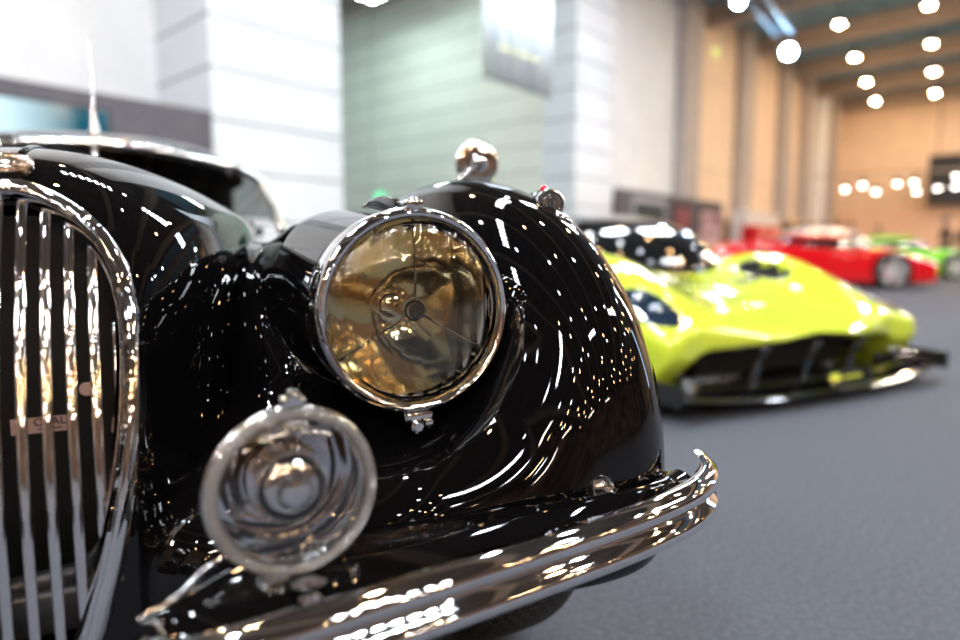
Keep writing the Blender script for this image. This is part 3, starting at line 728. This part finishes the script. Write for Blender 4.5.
# bumper: two halves of a double-ribbed blade
PROF = [(-.004, .043), (.004, .045), (.010, .041), (.018, .033), (.0215, .024), (.0195, .014), (.012, .006), (.009, 0), (.012, -.006), (.0195, -.014), (.0225, -.024), (.019, -.034), (.010, -.043), (.002, -.047), (-.004, -.045), (.002, -.036), (.010, -.024), (.006, -.01), (.0, 0), (.006, .01), (.010, .024), (.002, .036)]
for s in (1, -1):
    path = spline([(.115, -.215, .410), (.130, -.238, .411), (.22, -.240, .414), (.34, -.235, .417), (.45, -.226, .418), (.56, -.216, .419), (.64, -.204, .420), (.70, -.188, .421), (.745, -.165, .422), (.770, -.140, .424), (.780, -.118, .427)], 8)
    path = [(p[0] * s, p[1], p[2]) for p in path]
    if s < 0: path = path[::-1]
    bm = bmesh.new(); sweep(bm, path, [(a * .95, b * .71 + .011) for a, b in PROF])
    obj('bumper', bm, CHROME, CAR, True, 50)
    # filler panel between bumper and body
    up_ = spline([(.104, -.214, .462), (.132, -.198, .466), (.158, -.170, .472), (.20, -.155, .476), (.27, -.15, .474), (.36, -.16, .470), (.45, -.172, .468), (.56, -.182, .467), (.64, -.180, .465), (.70, -.150, .462)], 6)
    lo_ = spline([(.108, -.216, .450), (.132, -.232, .450), (.20, -.234, .452), (.28, -.232, .454), (.37, -.226, .455), (.46, -.218, .455), (.55, -.210, .456), (.63, -.198, .457), (.68, -.187, .457), (.72, -.170, .457)], 6)
    bm = bmesh.new(); rows = []
    for a, b in zip(up_, lo_):
        a = np.array(a); b = np.array(b)
        back = a + np.array([0, .012, -.004]); deep = a + np.array([0, .02, -.05])
        pts = [b, b * .7 + a * .3 + np.array([0, -.002, .005]), b * .35 + a * .65 + np.array([0, -.002, .007]), a + np.array([0, 0, .001]), back, deep]
        rows.append([bm.verts.new((p[0] * s, p[1], p[2])) for p in pts])
    for A, B in zip(rows, rows[1:]):
        for k in range(5): bm.faces.new((A[k], A[k + 1], B[k + 1], B[k]))
    obj('bumper_filler', bm, BLACK, CAR, True)
    bm = bmesh.new(); tube(bm, [(p[0] * s, p[1], p[2] + .001) for p in up_[:24]], .0016, 8); obj('filler_edge_highlight', bm, CHROME, CAR, True)  # thin bright line added for the highlight along the filler's upper edge
    bm = bmesh.new(); box(bm, (.30 * s, -.12, .40), (.04, .22, .05), bev=.005); obj('bumper_bracket', bm, GREYM, CAR)
    # round jacking eye
    p, nn = to_surface(fender_f, (.575 * s, -.17, .470)); nn = (nn + Vector((0, -.2, .1))).normalized()
    bm = bmesh.new(); lathe(bm, [(0, -.01), (.0135, -.008), (.0145, -.002), (.013, .001), (.011, .000), (.009, -.004), (.006, -.001), (0, 0)], p + nn * .004, nn, 32); obj('round_chrome_boss', bm, CHROME, CAR, True, 40)

# fog lamps standing on the bumper
def fog(s):
    c = Vector((.224 * s, -.205, .540)); f = Vector((0.02 * s, -1, .04)).normalized(); SC = .86
    bm = bmesh.new()
    lathe(bm, [(a * SC, b * SC) for a, b in [(0.0, -.060), (.025, -.058), (.05, -.047), (.068, -.028), (.076, -.008), (.078, .0)]], c, f, 64)
    obj('fog_lamp_shell', bm, CHROME, CAR, True)
    bm = bmesh.new(); lathe(bm, [(a * SC, b * SC) for a, b in [(.074, -.004), (.080, -.006), (.0825, .0), (.0815, .008), (.077, .012), (.0725, .010), (.0705, .004), (.072, -.002), (.074, -.004)]], c, f, 96); obj('fog_lamp_rim', bm, FROST, CAR, True)
    bm = bmesh.new(); lathe(bm, [(a * SC, b * SC) for a, b in [(.0835, -.010), (.0845, -.004), (.083, .0015), (.0815, .0015), (.0815, -.008), (.0835, -.010)]], c, f, 72); obj('rim_band', bm, CHROME, CAR, True)
    bm = bmesh.new(); lathe(bm, [(a * SC, b * SC) for a, b in [(r, -.052 + .050 * (r / .074) ** 2) for r in np.linspace(0, .074, 18)]], c, f, 64); obj('fog_lamp_reflector', bm, FOGREFL, CAR, True)
    bm = bmesh.new(); a_ = np.linspace(.12, PI / 2, 12)
    lathe(bm, [(a * SC, b * SC) for a, b in [(.073, .004)] + [(.073 * math.cos(a), .004 + .012 * math.sin(a)) for a in a_[:-1]] + [(0, .016), (0, .0125)] + [(.071 * math.cos(a), .001 + .0115 * math.sin(a)) for a in a_[::-1][1:]] + [(.073, .001), (.073, .004)]], c, f, 64)
    obj('fog_lamp_lens', bm, FOGLENS, CAR, True, 60)
    bm = bmesh.new(); lathe(bm, [(a * SC, b * SC) for a, b in [(.0, -.052), (.036, -.044), (.037, -.038), (.033, -.034), (.0345, -.029), (.032, -.024), (.033, -.019), (.028, -.014), (.0, -.010)]], c, f, 48); obj('bulb_cup', bm, CHROME, CAR, True, 30)
    bm = bmesh.new(); lathe(bm, [(a * SC, b * SC) for a, b in [(.036, -.022), (.0375, -.018), (.034, -.014), (.0365, -.010), (.0325, -.006), (.034, -.002), (.029, .002), (.020, .005), (.0, .006)]], c, f, 40); obj('bulb_shield', bm, CHROME, CAR, True, 50)
    bm = bmesh.new(); lathe(bm, [(.0145, .007), (.0155, .010), (.012, .0145), (0, .017)], c - f * .0045, f, 32); obj('shield_cap', bm, CHROME, CAR, True, 40)
    bm = bmesh.new(); box(bm, c + f * .0 + Vector((0, 0, .077)), (.020, .016, .008), bev=.002); box(bm, c + f * .004 + Vector((0, 0, .082)), (.010, .012, .010), bev=.002); obj('top_clip', bm, CHROME, CAR, True, 40)
    b0 = Vector((c.x + .006, c.y - .020, .452))
    bm = bmesh.new(); lathe(bm, [(0, 0), (.014, 0), (.014, .008), (.008, .010), (.0065, .014), (.0115, .017), (.0115, .021), (.0065, .024), (.0075, .029), (.014, .033), (.0, .036)], b0 - Vector((0, 0, .018)), (0, 0, 1), 24); obj('lamp_stem', bm, CHROME, CAR, True, 40)
    bm = bmesh.new(); lathe(bm, [(0, 0), (.011, 0), (.009, .01), (.009, .016), (.013, .022), (.015, .03), (0, .04)], b0 + Vector((-.024, .02, -.012)), (0, 0, 1), 20); obj('lamp_bracket', bm, CHROME, CAR, True, 40)
    bm = bmesh.new(); box(bm, b0 + Vector((0.01, .008, -.008)), (.10, .044, .008), Matrix.Rotation(.06, 3, 'Y'), .003); obj('mounting_plate', bm, CHROME, CAR, True, 40)
fog(1); fog(-1)

# wheels
TREAD = mat('tyre_tread', (.014, .013, .012), .65)
n, l, b = nodes(TREAD)
tc = n.new('ShaderNodeTexCoord'); br = n.new('ShaderNodeTexBrick'); br.inputs['Scale'].default_value = 1; br.inputs['Mortar Size'].default_value = .10; br.inputs['Color1'].default_value = (.05, .046, .042, 1); br.inputs['Color2'].default_value = (.036, .034, .032, 1); br.inputs['Mortar'].default_value = (.001, .001, .001, 1); l.new(br.outputs['Color'], b.inputs['Base Color']); br.inputs['Brick Width'].default_value = .9; br.inputs['Row Height'].default_value = .55
bp = n.new('ShaderNodeBump'); bp.inputs['Strength'].default_value = 1; bp.inputs['Distance'].default_value = .012
l.new(tc.outputs['UV'], br.inputs['Vector']); l.new(br.outputs['Fac'], bp.inputs['Height']); bp.invert = True; l.new(bp.outputs[0], b.inputs['Normal'])
def wheel(parent, u, y, R, w, tread=False, hub=CHROME, name='wheel', spokes=0, sgn=1):
    c = Vector((u, y, R)); f = Vector((sgn, 0, 0))
    prof = [(R * .62, -w * .40), (R * .78, -w * .5), (R * .92, -w * .5), (R * .975, -w * .43), (R * .995, -w * .3), (R, -w * .1), (R, w * .1), (R * .995, w * .3), (R * .975, w * .43), (R * .92, w * .5), (R * .78, w * .5), (R * .62, w * .40)]
    bm = bmesh.new(); lathe(bm, prof, c, f, 72)
    if tread:
        uvl = bm.loops.layers.uv.new('UVMap')
        x, yy, z = frame_for(f)
        for fc in bm.faces:
            angs = [math.atan2((lp.vert.co - c).dot(yy), (lp.vert.co - c).dot(x)) for lp in fc.loops]
            if max(angs) - min(angs) > PI: angs = [a + 2 * PI if a < 0 else a for a in angs]
            for lp, a in zip(fc.loops, angs): lp[uvl].uv = ((lp.vert.co - c).dot(f) * 38, a * R * 38)
    wo = obj(name, bm, TREAD if tread else RUBBER, parent, True, 60)
    bm = bmesh.new()
    if spokes:
        lathe(bm, [(R * .74, w * .30), (R * .78, w * .47), (R * .73, w * .5), (R * .68, w * .3), (R * .66, -w * .2)], c, f, 48)
        lathe(bm, [(0, w * .42), (R * .12, w * .40), (R * .15, w * .2), (0, w * .1)], c, f, 20)
        for k in range(spokes):
            a = 2 * PI * (k + .3) / spokes
            for da in (-.11, .11):
                d0 = Vector((0, math.cos(a), math.sin(a))); d1 = Vector((0, math.cos(a + da), math.sin(a + da)))
                tube(bm, [c + f * w * .34 + d0 * R * .10, c + f * w * .40 + d1 * R * .72], [.028, .020], 8)
    else:
        lathe(bm, [(R * .64, w * .3), (R * .63, w * .42), (R * .5, w * .2), (R * .3, w * .25), (R * .12, w * .34), (0, w * .36)], c, f, 40)
    obj('wheel_rim', bm, hub, wo, True, 50)
    return wo
wheel(CAR, .672, .38, .325, .165, True); wheel(CAR, -.672, .38, .325, .165, sgn=-1)
wheel(CAR, .665, 3.1, .325, .165); wheel(CAR, -.665, 3.1, .325, .165, sgn=-1)

# ------------------------------------------------------------------ modern cars (local: y backwards from the nose, x lateral)
def interp(y, xs, zs): return np.interp(y, xs, zs)
def car_body(P):
    def f(x, y, z):
        ax = np.abs(x)
        top = interp(y, *P['top'])
        for (hx, hy, hh, sx, sy) in P['humps']: top = top + hh * np.exp(-((ax - hx) / sx) ** 2) * np.exp(-((y - hy) / sy) ** 2)
        W = interp(y, *P['width']); lip = interp(ax, *P['lip'])
        bot = P['bottom'](ax, y)
        d = smax((z - top) * .9, ax - W - .10 * np.clip(.35 - z, -.5, 0) * 1., .09)
        d = smax(d, (lip - y) * .8, .04); d = smax(d, y - P['len'], .08); d = smax(d, bot - z, .03)
        for (wy, wr) in P['wheels']:
            wh = smax(np.sqrt((y - wy) ** 2 + (z - wr) ** 2) - wr - .045, -(ax - W + .30), .02); d = smax(d, -wh, .015)
        for c, r in P.get('cuts', ()): d = smax(d, -sell(ax, y, z, c, r, 2.2), .015)
        return d
    return f
def cabin_mesh(name, c, r, e=2.4, res=.035, zmin=.5):
    f = lambda x, y, z: smax(sell(x, y, z, c, r, e), zmin - z, .02)
    return sdf_mesh(name, f, (c[0] - r[0] - .08, c[1] - r[1] - .08, zmin - .08), (c[0] + r[0] + .08, c[1] + r[1] + .08, c[2] + r[2] + .08), res)

# the lime yellow hypercar
Y = root('hypercar', (1.7586, 3.1514, 0), math.radians(28.03), 'lime yellow low hypercar with a black front splitter, right behind the black car', 'car')
YP = dict(
    top=([0, .15, .4, .8, 1.1, 1.7, 2.6, 3.6, 4.5], [.315, .37, .455, .57, .64, .64, .64, .66, .60]),
    humps=[(.70, .80, .135, .21, .50), (.80, 3.4, .2, .25, .6), (0, .9, -.02, .2, .6)],
    width=([0, .3, .8, 1.4, 1.9, 2.6, 3.4, 4.5], [.97, 1.0, 1.0, .93, .90, .95, 1.0, .93]),
    lip=([0, .25, .5, .75, .92, 1.05], [.02, .04, .10, .15, .11, .16]),
    bottom=lambda ax, y: np.where(y < 4.4, .27 + .05 * np.exp(-(ax / .45) ** 2) - .24 * np.clip((ax - .70) / .16, 0, 1) * np.clip((y - .10) / .2, 0, 1) - .17 * np.clip((y - .75) / .3, 0, 1), .1),
    wheels=[(.98, .33), (3.65, .35)], len=4.5,
    cuts=[((.50, .82, .64), (.10, .17, .10))])
yf = car_body(YP)
link('body', sdf_mesh('body', yf, (-1.12, -.06, 0), (1.12, 4.6, .92), .026), YEL, Y)
def patch(name, c, r, m, par, f, off=.004, s=1, res=.018, e=2.2):
    g = lambda x, y, z: smax(f(x, y, z) - off, sell(x, y, z, (c[0] * s, c[1], c[2]), r, e), .004)
    lo = (c[0] * s - r[0] - .05, c[1] - r[1] - .05, c[2] - r[2] - .05); hi = (c[0] * s + r[0] + .05, c[1] + r[1] + .05, c[2] + r[2] + .05)
    return link(name, sdf_mesh(name, g, lo, hi, res), m, par)
HL = mat('dark_headlight_glass', (.012, .03, .06), .04, .2, 1.); CHL = mat('headlight_chrome', (.6, .65, .7), .15, 1.)
for s in (1, -1):
    h_ = patch('headlight', (.87, .40, .45), (.11, .23, .14), HL, Y, yf, .008, s)
    p, nn = to_surface(yf, (.86 * s, .34, .46)); bm = bmesh.new(); lathe(bm, [(0, .0), (.028, .0), (.03, .012), (.0, .016)], p, nn, 20); obj('projector', bm, CHL, h_, True)
    p, nn = to_surface(yf, (.86 * s, .46, .50)); bm = bmesh.new(); lathe(bm, [(0, .0), (.024, .0), (.026, .012), (.0, .016)], p, nn, 20); obj('projector', bm, CHL, h_, True)
    patch('bonnet_vent', (.30, .78, .52), (.15, .035, .09), DUCT, Y, yf, .004, s)
    patch('fender_opening', (.52, .84, .60), (.085, .19, .15), DUCT, Y, yf, .003, s, e=3)
link('windscreen_and_roof', cabin_mesh('windscreen_and_roof', (0, 2.32, .46), (.82, 1.33, .57), 2.7), GLASSB, Y)
bm = bmesh.new()
cabf = lambda x, y, z: sell(x, y, z, (0, 2.32, .46), (.82, 1.33, .57), 2.7)
for s in (1, -1): tube(bm, [to_surface(cabf, q)[0] for q in ((.74 * s, 1.42, .68), (.68 * s, 1.52, .80), (.58 * s, 1.68, .92), (.46 * s, 1.9, 1.0), (.36 * s, 2.2, 1.03))], [.026, .028, .03, .032, .034], 8)
obj('roof_pillar', bm, mat('pillar_brown_reflection', (.20, .11, .06), .15, 0, 1.), Y, True)  # brown reflection along the pillar is put into its colour
bm = bmesh.new(); box(bm, (0, .72, .19), (1.36, .5, .26)); box(bm, (0, .62, .20), (1.2, .6, .16)); obj('air_duct', bm, DUCT, Y)
bm = bmesh.new(); box(bm, (0, .42, .21), (1.16, .02, .19)); obj('radiator_mesh', bm, DUCT, Y)
for u in (-.38, .0, .38):
    bm = bmesh.new(); tube(bm, [(u, .08, .29), (u, .13, .22), (u, .16, .12), (u, .12, .06)], .010, 8, .03, up=(1, 0, 0)); obj('duct_divider', bm, CARBON, Y, True)
# splitter: a curved blade, an upper wing and end plates
def blade(name, y_of, z_of, depth, th, um, m):
    us = np.linspace(-um, um, 61); pts = [(u, y_of(abs(u)), z_of(abs(u))) for u in us]
    bm = bmesh.new(); rings = []
    for (u, y, z) in pts: rings.append([bm.verts.new(q) for q in ((u, y, z), (u, y + .02, z + th * .6), (u, y + depth * .4, z + th), (u, y + depth, z + th * .5), (u, y + depth, z - th * .3), (u, y + .02, z - th * .4))])
    for A, B in zip(rings, rings[1:]):
        for k in range(6): bm.faces.new((A[k], A[(k + 1) % 6], B[(k + 1) % 6], B[k]))
    bm.faces.new(rings[0]); bm.faces.new(rings[-1]); return obj(name, bm, m, Y, True, 50)
blade('front_splitter', lambda u: -.06 + .06 * (u / 1.03) ** 2, lambda u: .055 + .055 * (u / 1.03) ** 3, .42, .02, 1.03, CARBON)
blade('upper_splitter_wing', lambda u: .02 + .05 * (u / 1.0) ** 2, lambda u: .10 + .03 * (u / 1.0) ** 2, .13, .014, 1.0, CARBON)
for s in (1, -1):
    bm = bmesh.new(); box(bm, (1.035 * s, .14, .125), (.018, .32, .10), bev=.008); obj('end_plate', bm, CARBON, Y)
    bm = bmesh.new()
    q = [(.62 * s, .03, .06), (.86 * s, .08, .065), (.90 * s, .10, .16), (.60 * s, .05, .17)]
    tube(bm, q, .012, 8, closed=True); box(bm, (.75 * s, .16, .115), (.27, .02, .10)); obj('brake_intake', bm, CARBON, Y, True, 50)
    bm = bmesh.new(); tube(bm, [(.94 * s, .02, .10), (.80 * s, .3, .18), (.70 * s, .5, .24)], .02, 6, .05); obj('dive_plane', bm, CARBON, Y, True)
    wheel(Y, .83 * s, .98, .33, .30, hub=SILVER, sgn=s); wheel(Y, .83 * s, 3.65, .35, .33, hub=SILVER, sgn=s)
bm = bmesh.new(); box(bm, (.10, -.03, .115), (.36, .012, .085), Matrix.Rotation(-.5, 3, 'X'), .004); pl_ = obj('number_plate', bm, CARBON, Y)
bm = bmesh.new(); box(bm, (-.03, -.040, .125), (.075, .006, .030), Matrix.Rotation(-.5, 3, 'X')); box(bm, (.08, -.040, .122), (.06, .004, .012), Matrix.Rotation(-.5, 3, 'X')); box(bm, (.15, -.040, .122), (.05, .004, .012), Matrix.Rotation(-.5, 3, 'X')); obj('plate_marking', bm, YEL, pl_)

# sports cars behind
def sports_car(loc, rz, paint, label, top, humps, cab, w=.97, wr=.35):
    t = root('sports_car', loc, rz, label, 'car')
    P = dict(top=top, humps=humps, width=([0, .4, 1., 2.3, 3.4, 4.6], [w - .12, w - .02, w, w - .06, w, w - .08]), lip=([0, .5, .8, 1.0], [.0, .04, .12, .26]),
             bottom=lambda ax, y: .14 + 0 * y, wheels=[(1.07, wr), (3.72, wr)], len=4.6)
    f = car_body(P)
    link('body', sdf_mesh('body', f, (-1.1, -.06, .04), (1.1, 4.72, 1.1), .04), paint, t)
    link('cabin_glass', cabin_mesh('cabin_glass', *cab[:3], res=.05), GLASSB, t)
    c, r = cab[0], cab[1]
    g = lambda x, y, z: smax(sell(x, y, z, c, (r[0] + .01, r[1] + .01, r[2] + .01), cab[2]), (c[2] + r[2] * .72) - z, .02)
    link('roof', sdf_mesh('roof', g, (-r[0] - .1, c[1] - r[1] - .1, c[2] + r[2] * .5), (r[0] + .1, c[1] + r[1] + .1, c[2] + r[2] + .1), .05), paint, t)
    for s in (1, -1):
        wheel(t, (w - .13) * s, 1.07, wr, .26, hub=SILVER, spokes=5, sgn=s); wheel(t, (w - .13) * s, 3.72, wr, .29, hub=SILVER, spokes=5, sgn=s)
        patch('headlight', (.68, .42, .58), (.10, .22, .12), HL, t, f, .006, s, .03)
    bm = bmesh.new(); box(bm, (0, .12, .22), (1.3, .12, .12), bev=.03); obj('front_grille', bm, DUCT, t)
    return t
TOP = ([0, .15, .5, 1.0, 1.6, 2.4, 3.4, 4.0, 4.6], [.42, .50, .60, .70, .76, .82, .86, .84, .78])
CAB = ((0, 2.25, .62), (.66, 1.25, .52), 2.3)
sports_car((9.25, 13.55, 0), math.radians(88), RED, 'red sports car with silver five spoke wheels, side on behind the lime yellow car', TOP, [(.72, 1.07, .10, .22, .45), (.75, 3.6, .12, .25, .6)], CAB)
sports_car((13.9, 18.0, 0), math.radians(84), GRN, 'bright green sports car at the right edge, behind the red one', TOP, [(.72, 1.07, .10, .22, .45), (.75, 3.6, .12, .25, .6)], ((0, 2.45, .66), (.66, 1.2, .54), 2.3), wr=.34)
sports_car((10.75, 15.6, 0), math.radians(86), WHT, 'white car whose rounded roof shows above the cabin of the red sports car', TOP, [(.72, 1.07, .06, .22, .45)], ((0, 2.5, .72), (.70, 1.2, .62), 2.3), wr=.34)

# visitors far behind
def person(loc, rz, coat, legs, label, h=1.75, arm=0.):
    t = root('person', loc, rz, label, 'person'); k = h / 1.75
    def skin(name, V, E_, R, m):
        me = bpy.data.meshes.new(name); me.from_pydata([Vector(v) * k for v in V], E_, [])
        o = link(name, me, m, t, False); md = o.modifiers.new('Skin', 'SKIN'); md.use_smooth_shade = True
        for i, r in enumerate(R): me.skin_vertices[0].data[i].radius = (r * k, r * k)
        me.skin_vertices[0].data[0].use_root = True
        o.modifiers.new('Sub', 'SUBSURF').levels = 1; return o
    V = [(0, 0, .95), (0, 0, 1.15), (0, 0, 1.38), (0, .0, 1.50), (0, -.01, 1.60), (0, -.01, 1.70)]
    E_ = [(0, 1), (1, 2), (2, 3), (3, 4), (4, 5)]; R = [.15, .14, .16, .06, .09, .075]
    for s in (1, -1):
        i = len(V); V += [(.17 * s, 0, 1.40), (.25 * s, .02, 1.12), (.26 * s, -.06 - arm, .90 + arm), (.26 * s, -.10 - arm, .82 + arm)]; E_ += [(2, i), (i, i + 1), (i + 1, i + 2), (i + 2, i + 3)]; R += [.065, .05, .04, .035]
        i = len(V); V += [(.10 * s, 0, .85), (.11 * s, -.02, .50), (.11 * s, .01, .10), (.12 * s, -.12, .05)]; E_ += [(0, i), (i, i + 1), (i + 1, i + 2), (i + 2, i + 3)]; R += [.10, .07, .05, .045]
    skin('body', V, E_, R, SKIN)
    V2 = [(0, 0, .93), (0, 0, 1.15), (0, 0, 1.40)]; E2 = [(0, 1), (1, 2)]; R2 = [.175, .165, .18]
    for s in (1, -1):
        i = len(V2); V2 += [(.18 * s, 0, 1.41), (.255 * s, .02, 1.12), (.265 * s, -.055 - arm, .92 + arm)]; E2 += [(2, i), (i, i + 1), (i + 1, i + 2)]; R2 += [.08, .065, .052]
    skin('jacket', V2, E2, R2, coat)
    V3 = [(0, 0, .92)]; E3 = []; R3 = [.16]
    for s in (1, -1):
        i = len(V3); V3 += [(.10 * s, 0, .82), (.11 * s, -.02, .50), (.11 * s, .01, .12)]; E3 += [(0, i), (i, i + 1), (i + 1, i + 2)]; R3 += [.115, .085, .07]
    skin('trousers', V3, E3, R3, legs)
    bm = bmesh.new(); bmesh.ops.create_uvsphere(bm, u_segments=16, v_segments=10, radius=.108 * k, matrix=Matrix.Translation((0, .02 * k, 1.69 * k)) @ Matrix.Diagonal((.85, 1, .9, 1))); obj('hair', bm, mat('dark_hair', (.015, .01, .008), .6), t, True)
    return t
CL1 = mat('dark_coat', (.01, .012, .018), .7); CL2 = mat('teal_coat', (.01, .14, .18), .7); CL3 = mat('grey_coat', (.25, .22, .22), .7); LG = mat('dark_trousers', (.015, .016, .025), .8)
person((12.9, 22.4, 0), .4, CL1, LG, 'person in a dark coat standing among the cars far behind the red car')
person((13.7, 22.2, 0), -.5, CL2, LG, 'person in a teal coat standing right of the one in the dark coat', 1.62, .1)
person((13.1, 24.6, 0), .2, CL3, LG, 'person in a grey coat left of the one in the dark coat', 1.8)
person((15.0, 20.8, 0), 1.2, CL1, LG, 'person in black standing behind the green car near the right edge', 1.85, .12)
person((16.2, 21.5, 0), -.9, CL1, LG, 'person in black at the very right edge behind the green car', 1.8)
